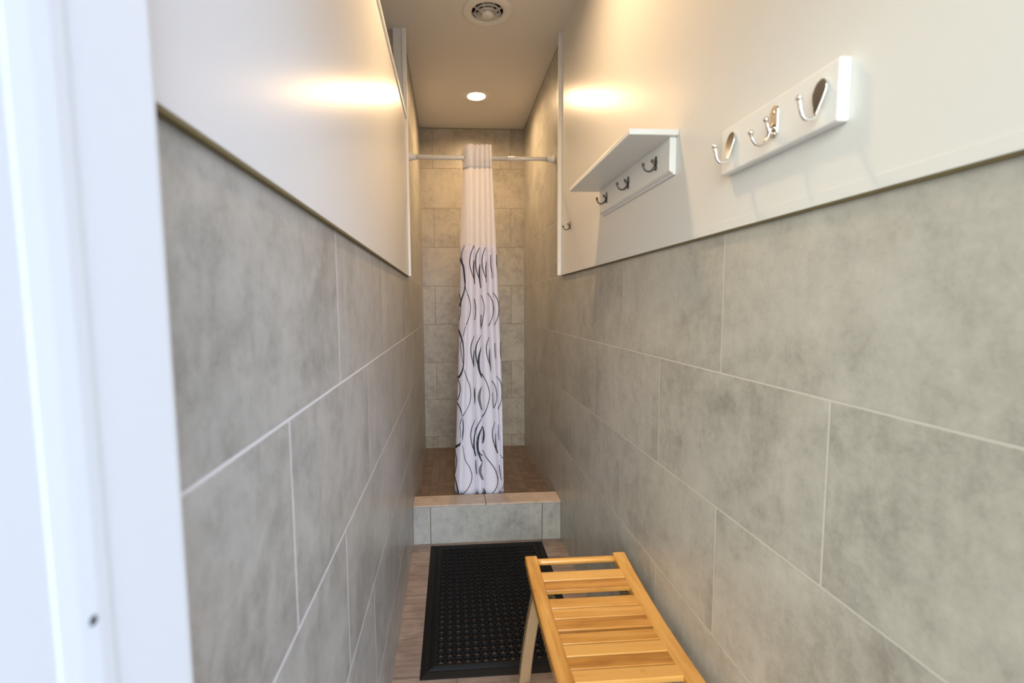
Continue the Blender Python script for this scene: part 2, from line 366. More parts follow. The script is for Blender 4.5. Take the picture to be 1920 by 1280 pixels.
# trims around the painted panels
TP = PD+0.0012
def strip_y(sgn, X, z0, z1, y0, y1, p=TP):
    m_ = MB(); x1 = X - sgn*p
    # profile in (x, z)
    pr = [(X, z0), (x1, z0), (x1, z1-0.0003), (x1+sgn*0.0003, z1), (X, z1)]
    m_.prism(pr, 1, y0, y1); return m_
t1 = struct('trim_1', strip_y(1, XR, Z0, Z0+0.020, YD-0.02, YT-0.014), white, bevel=0.0006)
m_ = MB(); m_.box((XR-TP*0.8, YD-0.02, Z0-0.0035), (XR+0.001, YT-0.016, Z0)); o_ = m_.build('caulk_and_shade_line', olive, t1); o_['label'] = 'thin olive brown line painted as shade under the trim'  # olive strip painted in for the shade below the trim lip
mb = MB(); mb.box((XR-0.027, YT-0.014, Z0), (XR+0.002, YT, CE)); struct('trim_2', mb, trimw, bevel=0.002)
t3 = struct('trim_3', strip_y(-1, XL, Z0, Z0+0.020, YD-0.02, YT-0.014, PD+0.0004), white, bevel=0)
m_ = MB(); m_.box((XL-0.001, YD-0.02, Z0-0.0045), (XL+PD, YT-0.016, Z0)); o_ = m_.build('caulk_and_shade_line', olive, t3); o_['label'] = 'thin olive brown line painted as shade under the trim'  # left lip: its shaded underside as an olive coloured strip
mb = MB(); mb.box((XL-0.002, YT-0.014, Z0), (XL+0.020, YT, CE)); struct('trim_4', mb, trimw, bevel=0.002)
mb = MB(); mb.prism([(XL-0.112, PT), (XL+0.013, PT), (XL+0.016, PT+0.004), (XL+0.016, PT+0.016), (XL+0.012, PT+0.020), (XL-0.112, PT+0.020)], 1, YD-0.0, YT-0.009)
struct('trim_5', mb, trimw)

# door frame on the left (the camera looks past it)
JX = -0.194
mb = MB(); mb.box((XL-0.10, YN-0.0, 0), (JX, YD-0.052, 2.08)); mb.box((XL-0.10, YD-0.052, 0), (JX-0.0, YD-0.050, 2.08))
dr = struct('door_1', mb, jambm, bevel=0.002)
mb = MB(); mb.prism([(JX-0.005, YD-0.052), (JX-0.005, YD-0.040), (XL+0.002, YD-0.002), (XL-0.02, YD-0.002), (XL-0.02, YD-0.052)], 2, 0, 2.08)
o_ = mb.build('inner_casing', jambm, dr)
mb = MB(); mb.prism([(JX-0.002, -3.612), (JX+0.0006, -3.606), (JX+0.0016, -3.594), (JX+0.0020, -3.582), (JX+0.0015, -3.572), (JX-0.002, -3.568)], 2, 0, 2.08)
o_ = mb.build('door_stop', jambm, dr)
hz = at(175, 1163, 0, JX+0.0020); mb = MB()
mb.lathe([(0.0001, 0.0006), (0.0019, 0.0006), (0.0025, 0.0002), (0.0027, 0.0)], (JX+0.0021, hz.y, hz.z), (1,0,0), 20)
o_ = mb.build('screw_hole', dark, dr); o_['label'] = 'small black hole in the frame'
mb = MB(); mb.box((JX, YN, 2.045), (XR, YD, 2.08)); mb.box((XR-0.012, YN, 0), (XR+0.001, -3.56, 2.08)); o_ = mb.build('head_jamb', jambm, dr)

# ------------------------------------------------------------------ shower curb
YF, YB = -1.3237, -1.1936
cu = tag(empty('shower_curb', (0.18, -1.26, 0)), 'low grey tiled shower curb with a stone-look cap across the corridor', 'shower curb')
mb = MB(); mb.box((XL, YF+0.009, 0), (XR, YB-0.004, CB-0.012)); part(mb.build('core', olive), cu)
for a, b in ((XL+0.001, -0.1315), (-0.1285, 0.4825), (0.4855, XR-0.001)):
    mb = MB(); mb.box((a, YF, 0.001), (b, YF+0.009, CB-0.0125)); part(mb.build('riser_tile', T_curb, bevel=0.0012), cu)
for a, b in ((XL+0.001, 0.1715), (0.1745, XR-0.001)):
    mb = MB(); mb.box((a, YF-0.003, CB-0.011), (b, YB, CB)); part(mb.build('cap_tile', T_cap, bevel=0.0015), cu)

# ------------------------------------------------------------------ lamps and vent
def downlight(cx, cy, label):
    e = tag(empty('recessed_downlight', (cx, cy, CE)), label, 'ceiling light', 'recessed ceiling lamps')
    mb = MB(); mb.lathe([(0.0565, 0.010), (0.0565, -0.001), (0.060, -0.0035), (0.090, -0.0030), (0.0945, 0.0002)], (cx, cy, CE), n=48)
    part(mb.build('trim_ring', plast), e)
    mb = MB(); mb.lathe([(0.0568, -0.0005), (0.0560, 0.006), (0.0545, 0.0125)], (cx, cy, CE), n=48); part(mb.build('baffle', plast), e)
    mb = MB(); mb.lathe([(0.0548, 0.0122), (0.045, 0.0115), (0.02, 0.0105), (0.0001, 0.0102)], (cx, cy, CE), n=48); part(mb.build('lens', lens), e)
    mb = MB(); mb.lathe([(0.066, 0.0), (0.066, 0.06), (0.0001, 0.06)], (cx, cy, CE+0.0126), n=24); part(mb.build('can', dark), e)
    return e
downlight(*L1, 'round recessed ceiling lamp glowing warm above the shower')
downlight(*L2, 'round recessed ceiling lamp over the changing corridor in front of the vent')
cx, cy = VN
ev = tag(empty('ceiling_vent', (cx, cy, CE)), 'round off-white ceiling exhaust vent with concentric rings and a central knob', 'vent')
mb = MB(); mb.lathe([(0.0735, 0.02), (0.0735, 0.0), (0.078, -0.006), (0.090, -0.0105), (0.108, -0.0085), (0.117, -0.004), (0.1195, 0.0)], (cx, cy, CE), n=56); part(mb.build('outer_ring', plast), ev)
for r, dz in ((0.062, -0.009), (0.045, -0.014)):
    mb = MB(); mb.lathe([(r, dz), (r-0.004, dz+0.011), (r-0.011, dz+0.024), (r-0.0125, dz+0.024), (r-0.0062, dz+0.011), (r-0.0024, dz+0.0005), (r, dz)], (cx, cy, CE), n=48)
    part(mb.build('louvre_ring', dusty), ev)
mb = MB(); mb.lathe([(0.021, 0.03), (0.025, 0.012), (0.0275, -0.012), (0.027, -0.019), (0.021, -0.024), (0.011, -0.0270), (0.0001, -0.028)], (cx, cy, CE), n=36); kn = part(mb.build('centre_knob', plast), ev)
mb = MB(); mb.lathe([(0.0001, -0.0288), (0.0012, -0.0287), (0.0022, -0.0262)], (cx+0.001, cy+0.004, CE-0.0003), n=12); o_ = mb.build('screw', dark); part(o_, ev)
for k in range(8):
    a = 2*PI*(k+0.5)/8; c, s_ = math.cos(a), math.sin(a); t = Vector((-s_, c, 0))*0.0016; mb = MB()
    q = [(0.024, -0.016), (0.074, 0.002), (0.074, 0.012), (0.024, 0.0)]
    vs = [Vector((cx+c*r, cy+s_*r, CE+z)) + sg*t for sg in (-1, 1) for r, z in q]
    mb.add(vs, [(0,1,2,3), (7,6,5,4), (0,4,5,1), (1,5,6,2), (2,6,7,3), (3,7,4,0)]); part(mb.build('spoke', dusty), ev)
mb = MB(); mb.lathe([(0.0735, 0.0), (0.0735, 0.09), (0.0001, 0.09)], (cx, cy, CE), n=32); part(mb.build('duct', dark), ev)

# ------------------------------------------------------------------ curtain rod
RY, RZ = -1.135, 2.100
zl, zr = at(767, 294, 1, RY).z, at(1040, 298.5, 1, RY).z
def rp(x): t = (x-XL)/(XR-XL); return (x, RY, zl+(zr-zl)*t)
er = tag(empty('shower_curtain_rod', (0.18, RY, RZ)), 'white enamelled tension rod spanning the shower between the tiled walls', 'curtain rod')
mb = MB(); mb.tube([rp(XL+0.03), rp(0.322)], 0.0125, 24); part(mb.build('outer_tube', rodm), er)
mb = MB(); mb.tube([rp(0.31), rp(XR-0.03)], 0.0105, 24); part(mb.build('inner_tube', rodm), er)
d_ = Vector(rp(XR))-Vector(rp(XL)); d_.normalize()
for p_, a in ((rp(XL+0.001), d_), (rp(XR-0.001), -d_)):
    mb = MB(); mb.lathe([(0.0001,0),(0.0225,0),(0.0235,0.003),(0.0225,0.008),(0.0175,0.020),(0.0158,0.032),(0.0175,0.035),(0.0175,0.041),(0.0135,0.043)], p_, a, 28)
    part(mb.build('end_cup', rodm), er)

# ------------------------------------------------------------------ shower curtain
# fold edges (image x at image y) traced at the curtain's distance; the fold depths are real
keys = [271, 313, 460, 650, 740, 926]
tr = {  # left hem, left return, crease 1..4, right hem
 271: [867, 875.5, 890.5, 899.5, 908.5, 917.0, 922.5],
 313: [868, 876.0, 890.0, 899.8, 909.0, 918.0, 923.5],
 460: [863, 879.0, 889.0, 900.2, 911.5, 921.5, 931.0],
 650: [859.5,872.0, 890.0, 903.0, 918.0, 928.5, 939.5],
 740: [857, 868.0, 890.0, 904.0, 926.0, 933.5, 942.5],
 926: [851.5,862.0, 895.0, 906.0, 939.0, 942.0, 945.0]}
CY = -1.165
def edges(y):
    y = max(271, min(926, y))
    for a, b in zip(keys[:-1], keys[1:]):
        if a <= y <= b:
            t = (y-a)/(b-a); return [p+(q-p)*t for p, q in zip(tr[a], tr[b])]
def depth(px, py):            # offset towards the camera (negative y) of the cloth at a trace point
    e = edges(py)
    if px <= e[1]:
        t = (px-e[0])/max(1e-6, e[1]-e[0]); t = max(0, min(1, t))
        return 0.050*(1-t)**1.0 - 0.012*math.sin(PI*t)*0.5 - 0.006
    for i in range(1, 6):
        if px <= e[i+1] or i == 5:
            w = e[i+1]-e[i]; t = max(0, min(1, (px-e[i])/w)); 
            amp = min(0.034, 0.012+0.0011*w)
            s_ = abs(2*t-1)
            f_ = 1-s_**4
            if i == 1 and t < 0.5: f_ = max(f_, 0.40)
            return -amp*f_ + 0.013
def surf(px, py, off=0.0):
    # rod height correction: the cloth hangs straight, image y is turned into a height at the curtain distance
    p = at(px, py, 1, CY); d = depth(px, py)
    q = Vector((p.x, CY + d - off, p.z)); return q
def cols(py, n=7):
    e = edges(py); out = []
    for i in range(6):
        m_ = n if i else 6
        for k in range(m_): 
            t = k/m_
            if i: t = 0.5-0.5*math.cos(PI*t)
            out.append(e[i]+(e[i+1]-e[i])*t)
    out.append(e[6]-0.02); return out
def sheet(y0, y1, ny, off=0.0, ztop=None):
    m_ = MB(); vs = []; nc = len(cols(300))
    for j in range(ny+1):
        py = y0+(y1-y0)*j/ny
        for x in cols(py): vs.append(surf(x, py, off))
    m_.add(vs, [(j*nc+i, j*nc+i+1, (j+1)*nc+i+1, (j+1)*nc+i) for j in range(ny) for i in range(nc-1)], 0, True); return m_
def strokes(m_, pts, off=0.0018, step=3.0):
    # pts: (x, y, width); Catmull-Rom along the list, a printed band laid on the cloth
    P = [Vector(p) for p in pts]; P = [P[0]*2-P[1]] + P + [P[-1]*2-P[-2]]; L = []
    for i in range(1, len(P)-2):
        seg = max(2, int((P[i+1]-P[i]).length/step))
        for k in range(seg):
            t = k/seg; a, b, c, d = P[i-1], P[i], P[i+1], P[i+2]
            L.append(0.5*((2*b)+(c-a)*t+(2*a-5*b+4*c-d)*t*t+(3*b-3*c+d-a)*t**3))
    L.append(P[-2]); vs = []
    for i, p in enumerate(L):
        t = L[min(i+1, len(L)-1)]-L[max(i-1, 0)]; t = Vector((t.x, t.y)).normalized(); nn = Vector((-t.y, t.x)); w = max(p.z, 0.3)/2
        for k in (-1, 0, 1):
            e = edges(p.y+nn.y*w*k); x = min(max(p.x+nn.x*w*k, e[0]+0.05), e[6]-0.1)
            vs.append(surf(x, min(p.y+nn.y*w*k, 925.5), off))
    n_ = len(L); m_.add(vs, [(i*3+k, i*3+k+1, i*3+k+4, i*3+k+3) for i in range(n_-1) for k in range(2)], 1, True)
ink = [  # printed wavy bands, traced
 [(871,459,1.0),(866,475,1.2),(868,500,1.0),(871,530,.9)],
 [(862.5,481,2),(866,492,3.2),(869,500,3),(871.5,520,2.0),(872,532,1.8),(870,547,2),(865,562,2.4),(862,574,3)],
 [(871.5,535,.8),(876,550,1.2),(881,565,1.3),(882,580,1.3),(879,595,1.2),(872,615,1),(868,631,.8)],
 [(861,550,1),(864,562,1.2),(864,575,1),(863,590,1),(861,601,1)],
 [(889,460,1.2),(883,475,1.6),(880.5,492,1.6),(883,507,1.5),(889,523,1.2)], [(889,488,1.2),(888,503,2.2),(889,520,1.6),(889.6,532,1)],
 [(899.5,464,1.2),(893,477,1.6),(891.5,493,1.7),(894,510,1.6),(899,524,1.4)], [(900,496,1.6),(898.5,510,3.0),(899.5,526,2.4),(901.5,540,1.2)],
 [(910,464,1.2),(905,478,1.5),(903.5,492,1.6),(906,508,1.5),(911,522,1.2),(912,530,1)], [(911.5,490,1),(910.8,505,1.8),(911.5,520,1.2)],
 [(920,478,1.2),(920,495,1.6),(922,510,1.2),(923,522,.8)], [(931,477,1.4),(931.2,492,1.7),(933.5,508,1.3),(934,520,.9)],
 [(889.5,560,1),(891.3,575,1.2),(891.5,587,1.1),(890,600,1)], [(902,553,1),(906.5,568,1.2),(907.5,582,1.2),(905,598,1.1),(902.5,612,1)], [(902,590,1.2),(901.5,605,1.6),(902.3,616,1)],
 [(914,549,1),(922,562,1.3),(925.5,578,1.4),(923,594,1.3),(916,611,1)], [(924.5,548,1),(932,561,1.3),(935.5,577,1.4),(933,594,1.3),(927,609,1)],
 [(860,618,2.4),(864,630,3),(867.5,642,2),(869.3,658,1.8),(869.5,675,1.8),(868,690,2.2),(864,702,3),(859,710,3.6)],
 [(866,635,.8),(863,648,1),(865,662,.9),(868,680,.8)],
 [(889.5,629,1),(884,643,1.6),(882.5,657,1.6),(885,672,1.5),(888.5,685,1.2)], [(889.4,658,1.4),(888.2,672,2.2),(889,688,1.2)],
 [(902,628,1),(895,641,1.8),(891.7,655,1.9),(893,671,1.8),(897,687,2),(902,702,2.4),(903,708,1.2)], [(902.5,650,1),(899,662,3),(897,674,4),(897.5,688,4),(900,698,3.4),(903,706,2)],
 [(917,632,1),(912,645,1.5),(911.5,657,1.6),(914.5,672,1.5),(918.5,684,1.3),(920.5,696,1)], [(918.2,655,1),(917.5,668,2.4),(919,682,1.8),(920.3,694,1)],
 [(928,643,1),(928,658,1.6),(929,672,1)], [(938.8,640,1),(938,655,1.4),(939.5,672,1.2)],
 [(869.5,690,.8),(874,705,1.2),(880.5,722,1.3),(882.5,740,1.3),(879.5,756,1.2),(871.5,772,1.1),(867,781,1.4),(862,796,1)],
 [(859,712,1.4),(862.5,724,1.4),(862,738,1.2),(858,752,1.4)],
 [(903,700,1.2),(911,714,1.4),(916.5,730,1.4),(917,745,1.4),(912,764,1.4),(905,780,1.3),(896,795,1.6),(891.5,808,1.8),(889,822,2.2),(888.5,836,2.6),(890.5,848,2.6),(892,855,1.4)],
 [(890,727,1),(889.8,738,2.2),(890.3,750,1.4),(890,758,.9)],
 [(922,713,1),(928.5,724,1.4),(931.5,740,1.4),(930.5,752,1.3),(926,765,1.1)], [(931,705,1),(938,715,1.4),(941,729,1.4),(940.5,743,1.3),(938,756,1.3),(933.5,767,1.1)], [(923.5,735,1),(924,750,1.2),(925.5,764,.9)],
 [(857,757,2.4),(862,764,2.2),(866,776,1.9),(868,792,1.8),(868,808,1.9),(865.5,826,2.4),(862,833,3.4),(857,838,3.6),(853.5,843,3)],
 [(862,797,1),(863.5,810,.9),(863,822,.8)],
 [(890.5,787,1),(884.5,800,1.5),(882.3,815,1.6),(885,832,1.6),(888.5,841,1.8),(892,854,2)],
 [(904.5,799,1.4),(899,810,3),(895.6,824,4.2),(895.3,838,4),(898,850,3.4),(902,861,2.6),(904.6,865,1.6)], [(905,800,1.4),(907,812,2.6),(906,825,2.4),(905,832,1)], [(898,845,1.2),(901,850,1.6),(905,855,1.2)],
 [(927.5,790,1),(923,805,1.5),(923.5,820,1.6),(927.5,834,1.8),(930,841,2),(933.5,850,1.6)], [(929.2,812,1),(929,825,2),(930.5,838,2),(932,846,1.4)],
 [(934,795,1),(934.2,812,1.4),(935.5,825,1)],
 [(867,835,.7),(870,850,.9),(873,862,1.2),(880,873,1.3),(884.5,887,1.4),(883,901,1.3),(875,916,1.3),(864.5,925.5,1.4)],
 [(852.5,848,1.2),(856.5,862,1.4),(855.5,876,1.2),(853,890,1.4),(852,895,1.6),(855,906,2.4),(858,918,2.8),(859.5,925.5,3)],
 [(892,862,1),(892.6,876,1.8),(894,890,1)],
 [(905,844,1),(911,855,1.4),(920,866,1.4),(928,878,1.5),(932.5,892,1.5),(933.5,900,1.4),(930,912,1.4),(920.5,925,1.4)],
 [(937,852,1),(941,856,1.3),(944.5,860,1.3)], [(936,871,1),(937.5,885,1.6),(940,900,1)], [(945,904,1),(943,912,1.2),(941,917,1)],
 [(907,916,2),(909.5,922,3),(910,925.5,2)],
]
inkgrey = [ [(903,724,1.4),(899,735,4.4),(898,746,5),(900.5,758,4),(904,769,1.6)], [(904.5,866,1.6),(900.5,875,4.6),(900,884,5),(903,893,4),(906,900,1.6)] ]
fab_w = fabric_mat('curtain_fabric', (0.86, 0.84, 0.93), 0.28)
fab_top = fabric_mat('curtain_header_fabric', (0.95, 0.925, 0.925), 0.24)
fab_s = fabric_mat('curtain_sheer', (0.90, 0.88, 0.92), 0.4, 0.85)
inkm = simple('curtain_ink', (0.028, 0.03, 0.045), 0.8); inkg = simple('curtain_grey_ink', (0.17, 0.155, 0.165), 0.8)
ec = tag(empty('shower_curtain', (0.17, CY, CB)), 'white shower curtain with a sheer top and black wavy stripes bunched on the rod', 'shower curtain')
mb = sheet(271, 315.5, 6)
part(mb.build('header', fab_top), ec)['label'] = 'plain white header band'
# flap of the header folded behind the rod on the left
mb = MB(); a0 = at(863.5, 285, 1, CY+0.085); a1 = at(876.5, 277, 1, CY+0.005); b0 = at(866, 302, 1, CY+0.085); b1 = at(877, 304, 1, CY+0.005); vs = []
for k in range(9):
    t = k/8; w = 0.006*math.sin(PI*t*1.0)
    for p, q in ((a0, a1), (b0, b1)): vs.append(p.lerp(q, t)+Vector((0, 0, w)))
mb.add(vs, [(2*k, 2*k+2, 2*k+3, 2*k+1) for k in range(8)], 0, True); part(mb.build('header_flap', fab_top), ec)
mb = sheet(315, 459, 10, -0.001); part(mb.build('sheer_panel', fab_s), ec)['label'] = 'see-through window band'
mb = sheet(458, 926, 40)
for s_ in ink: strokes(mb, s_)
n0 = len(mb.f)
for s_ in inkgrey: strokes(mb, s_, 0.0022)
for i in range(n0, len(mb.f)): mb.m[i] = 2
part(mb.build('printed_panel', [fab_w, inkm, inkg]), ec)['label'] = 'white cloth printed with black and grey waves'
for o in ec.children:
    if o.name.startswith(('header', 'printed')):
        sd = o.modifiers.new('thickness', 'SOLIDIFY'); sd.thickness = 0.0008; sd.offset = -1
def torus(mb, c, ax, R_, r, n=28, m=10):
    q = Vector((0,0,1)).rotation_difference(Vector(ax)); c = Vector(c); vs = []
    for i in range(n):
        a = 2*PI*i/n
        for j in range(m):
            b = 2*PI*j/m; vs.append(c+q@Vector(((R_+r*math.cos(b))*math.cos(a), (R_+r*math.cos(b))*math.sin(a), r*math.sin(b))))
    mb.add(vs, [(i*m+j, ((i+1)%n)*m+j, ((i+1)%n)*m+(j+1)%m, i*m+(j+1)%m) for i in range(n) for j in range(m)], 0, True)
mb = MB(); g_ = at(875.0, 300.5, 1, RY); torus(mb, (g_.x, RY-0.004, g_.z), (0.86, -0.45, 0.1), 0.0205, 0.0032); part(mb.build('grommet', nickel), ec)['label'] = 'metal ring around the rod'

# ------------------------------------------------------------------ wall shelf with three hooks
BT = 0.020
PX = XR - PD                       # face of the painted panel
def pewter_hook(name='coat_hook', ln=1.0):
    """double hook, local frame: plate in the y-z plane at x=0, prongs towards -x"""
    e = []
    mb = MB(); prof = []
    for z, w in ((0.0205,0.0015),(0.0185,0.0045),(0.014,0.0062),(0.0095,0.0050),(0.006,0.0070),(0.001,0.0082),(-0.004,0.0068),(-0.008,0.0052),(-0.012,0.0070),(-0.0165,0.0056),(-0.019,0.0020)):
        prof.append((w, z))
    pts = [(w, z) for w, z in prof] + [(-w, z) for w, z in prof[::-1]]
    mb.prism(pts, 0, -0.0028, 0.0)
    e.append(('back_plate', mb))
    mb = MB(); mb.tube([(-0.001,0,0.001),(-0.006,0,0.0005),(-0.0095,0,0.003),(-0.0115,0,0.0065)], [0.0042,0.0034,0.0028,0.0030], 12); mb.ball((-0.0120,0,0.0080), 0.0046); e.append(('upper_prong', mb))
    mb = MB(); pts = [(-0.001,0,-0.008),(-0.008,0,-0.0125)]
    for k in range(0, 9):
        a = PI*(1.18+0.72*k/8) ; pts.append((-0.0225*ln - 0.0150*math.cos(PI*(k/8)*-1+0)*-1*-1, 0, -0.0115-0.0105*math.sin(PI*k/8)))
    pts = [(-0.001,0,-0.006),(-0.006,0,-0.012),(-0.012,0,-0.0185),(-0.020,0,-0.0225),(-0.028,0,-0.0215),(-0.0345,0,-0.0165),(-0.0375,0,-0.0095),(-0.038,0,-0.006)]
    mb.tube(pts, [0.005,0.0042,0.0033,0.0028,0.0027,0.0027,0.0029,0.0032], 12); mb.ball((-0.0385,0,-0.003), 0.0046, sc=(1,1,1.15)); e.append(('lower_prong', mb))
    for s_ in (0.0155, -0.0145):
        mb = MB(); mb.ball((-0.0028,0,s_), 0.0026, sc=(0.6,1,1)); e.append(('screw', mb))
    return e
sh = tag(empty('wall_shelf', (PX, -2.33, 1.63)), 'white painted wall shelf with a row of three dark hooks under it', 'shelf')
def pos(o, parent, loc): o.parent = parent; o.location = Vector(loc)-Vector(parent.location); return o
mb = MB(); mb.box((0.452, -2.635, 1.7235), (PX, -2.026, 1.7385)); part(mb.build('shelf_board', trimw, bevel=0.0022), sh)
Y0_, Y1_ = -2.622, -2.046
mb = MB(); zb, zt = 1.630, 1.7235; f_ = PX-0.0175
mb.prism([(PX, zt), (f_, zt), (f_, zb+0.012), (f_+0.004, zb+0.007), (f_+0.010, zb+0.004), (f_+0.012, zb), (PX, zb)], 1, Y0_, Y1_)
part(mb.build('back_board', trimw, bevel=0.001), sh)
HK = {}
def hook_at(loc, parent, scale=1.0, mat=bronze):
    """a hook (Empty with back_plate, upper_prong, lower_prong, screws) placed at loc"""
    if 'h' not in HK:
        HK['h'] = [(n_, m_.build(n_, mat)) for n_, m_ in pewter_hook()]
        objs = [o for _, o in HK['h']]
    else:
        objs = []
        for n_, o in HK['h']: c = o.copy(); C.objects.link(c); objs.append(c)
    root = objs[0]; root.scale = (scale,)*3
    if parent is not None: pos(root, parent, loc)
    else: root.location = loc
    for o in objs[1:]: o.parent = root; o.location = (0,0,0); o.scale = (1,1,1)
    return root
for y_ in (-2.128, -2.338, -2.542):
    h = hook_at((f_, y_, 1.6795), sh, 0.94); h.name = 'hook'; h['label'] = 'dark pewter double hook'
e1 = empty('robe_hook', (PX, -1.530, 1.680)); tag(e1, 'small dark double hook alone on the painted wall beside the shower trim', 'hook')
h = hook_at((PX, -1.530, 1.680), e1, 0.9); h.name = 'back_plate'

# ------------------------------------------------------------------ hook rail with three shiny hooks
hr = tag(empty('hook_rail', (PX, -3.012, 1.562)), 'white board on the wall carrying three shiny silver hooks, nearest the camera', 'hook rail')
RF = PX-0.0185
mb = MB(); mb.box((RF, -3.163, 1.5615), (PX, -2.862, 1.652)); part(mb.build('board', trimw, bevel=0.0035, seg=3), hr)
def spoon_hook():
    e = []; mb = MB()
    prof = []
    for k in range(25):
        t = k/24; z = 0.026 - 0.054*t
        w = 0.0128*math.sqrt(max(0, 1-((t-0.30)/0.30)**2)) if t < 0.30 else 0.0128*(1-((t-0.30)/0.70)**1.35)*1.0+0.0016
        prof.append((max(w, 0.0006), z))
    pts = prof + [(-w, z) for w, z in prof[::-1]]
    mb.prism(pts, 0, -0.003, 0.0); e.append(('back_plate', mb, 0.0008))
    mb = MB(); pts = [(-0.002,0,-0.022),(-0.0045,0,-0.028),(-0.009,0,-0.0325),(-0.0155,0,-0.0345),(-0.022,0,-0.0325),(-0.0265,0,-0.027),(-0.029,0,-0.0190),(-0.0308,0,-0.0105),(-0.0325,0,-0.003)]
    mb.tube(pts, [0.0026,0.0029,0.0030,0.0030,0.0030,0.0030,0.0031,0.0036,0.0046], 14)
    mb.ball((-0.0328,0,-0.0025), 0.0048, sc=(1.0,1.1,0.9)); e.append(('prong', mb, 0))
    mb = MB(); mb.ball((-0.0032,0,-0.0215), 0.0030, sc=(0.7,1,1)); e.append(('screw', mb, 0))
    return e
def build_hook(lst, mat, loc, parent, tilt=0.0):
    objs = [m_.build(n_, mat, bevel=b_) for n_, m_, b_ in lst]; root = objs[0]; pos(root, parent, loc)
    for o in objs[1:]: o.parent = root; o.rotation_euler = (0, -tilt, 0)
    root.rotation_euler = (0, tilt, 0)
    return root
rt = build_hook(spoon_hook(), chrome, (RF-0.0045, -2.902, 1.6115), hr, math.radians(9)); rt.name = 'hook'; rt['label'] = 'chrome teardrop hook'
c_ = copy_tree(rt); c_.name = 'hook'; pos(c_, hr, (RF-0.0045, -3.132, 1.608))
lst = []; mb = MB(); pts = []
for k in range(32):
    a = 2*PI*k/32; c, s_ = math.cos(a), math.sin(a); pts.append((0.0105*c, 0.0165*(1 if s_ > 0 else -1)+0.0105*s_-0.001))
mb.prism(pts, 0, -0.004, 0); lst.append(('back_plate', mb, 0.0018))
mb = MB(); mb.tube([(-0.003,0,-0.019),(-0.007,0,-0.021),(-0.011,0,-0.016),(-0.0145,0,-0.006),(-0.0165,0,0.000)], [0.0042,0.0034,0.0028,0.0026,0.0026], 12); mb.ball((-0.017,0,0.003), 0.0046); lst.append(('upper_prong', mb, 0))
mb = MB(); mb.tube([(-0.003,0,-0.006),(-0.009,0,-0.014),(-0.0125,0,-0.027),(-0.018,0,-0.036),(-0.026,0,-0.0405),(-0.034,0,-0.038),(-0.0400,0,-0.0305),(-0.0430,0,-0.0225)], [0.0034,0.0030,0.0028,0.0028,0.0028,0.0028,0.0027,0.0026], 12); mb.ball((-0.0435,0,-0.0190), 0.0046); lst.append(('lower_prong', mb, 0))
mb = MB(); mb.ball((-0.0042,0,0.0145), 0.0030, sc=(0.5,1,1)); lst.append(('screw', mb, 0))
h2 = build_hook(lst, nickel, (RF, -3.027, 1.611), hr); h2.name = 'hook'; h2['label'] = 'nickel double hook with ball tips'

# ------------------------------------------------------------------ rubber mat
mt = tag(empty('rubber_mat', (0.175, -1.81, 0)), 'black rubber drainage mat with round holes on the wood-look floor in front of the curb', 'mat')
mx0, mx1, my0, my1 = -0.130, 0.478, -2.275, -1.345; TH = 0.0115; BW = 0.056
nx = 15; pw_ = (mx1-mx0-2*BW)/nx; ny = 25; ph_ = (my1-my0-2*BW)/ny
mb = MB(); SEG = 16
for i in range(nx):
    for j in range(ny):
        cx_ = mx0+BW+(i+.5)*pw_; cy_ = my0+BW+(j+.5)*ph_; hx, hy = pw_/2, ph_/2; k = 0.62
        out = []
        for a in range(SEG):
            th = 2*PI*(a+0.5)/SEG; c, s_ = math.cos(th), math.sin(th); t = min(hx/abs(c), hy/abs(s_), (hx*(1+k))/(abs(c)+abs(s_)))
            out.append((cx_+c*t, cy_+s_*t))
        def ring(r): return [(cx_+r*math.cos(2*PI*(a+0.5)/SEG), cy_+r*math.sin(2*PI*(a+0.5)/SEG)) for a in range(SEG)]
        R1 = min(hx, hy)*0.86; R2 = R1*0.80; R3 = 0.0075
        L_ = [(out, TH), (ring(R1), TH+0.0012), (ring(R1*0.93), TH+0.0006), (ring(R2), 0.0045), (ring(R3), 0.0035), (ring(R3), 0.0002)]
        vs = [(x, y, z) for rg, z in L_ for x, y in rg]
        mb.add(vs, [(q*SEG+a, q*SEG+(a+1)%SEG, (q+1)*SEG+(a+1)%SEG, (q+1)*SEG+a) for q in range(len(L_)-1) for a in range(SEG)])
        for sx_ in (-1, 1):
            for sy_ in (-1, 1):
                A = (cx_+sx_*hx, cy_+sy_*hy*k); B = (cx_+sx_*hx*k, cy_+sy_*hy); K = (cx_+sx_*hx, cy_+sy_*hy)
                vs = [(*A, TH), (*B, TH), (*A, 0.004), (*B, 0.004), (*K, 0.004)]
                mb.add(vs, [(0, 1, 3, 2), (2, 3, 4)])
part(mb.build('drain_field', rubber), mt)
mb = MB(); lv = [(0.0, TH)]
for k in range(6): lv += [(0.006+k*0.004, TH-0.0002), (0.0075+k*0.004, TH-0.0014-k*0.0002), (0.0095+k*0.004, TH-0.0004-k*0.0003)]
lv += [(0.034, TH-0.002), (BW-0.003, 0.0030), (BW, 0.0012), (BW, 0.0)]
rings = []
for d_, z in lv:
    rings.append([(mx0+BW-d_, my0+BW-d_, z), (mx1-BW+d_, my0+BW-d_, z), (mx1-BW+d_, my1-BW+d_, z), (mx0+BW-d_, my1-BW+d_, z)])
vs = [v for r in rings for v in r]
mb.add(vs, [(i*4+k, i*4+(k+1)%4, (i+1)*4+(k+1)%4, (i+1)*4+k) for i in range(len(rings)-1) for k in range(4)])
part(mb.build('ramped_border', rubber), mt)

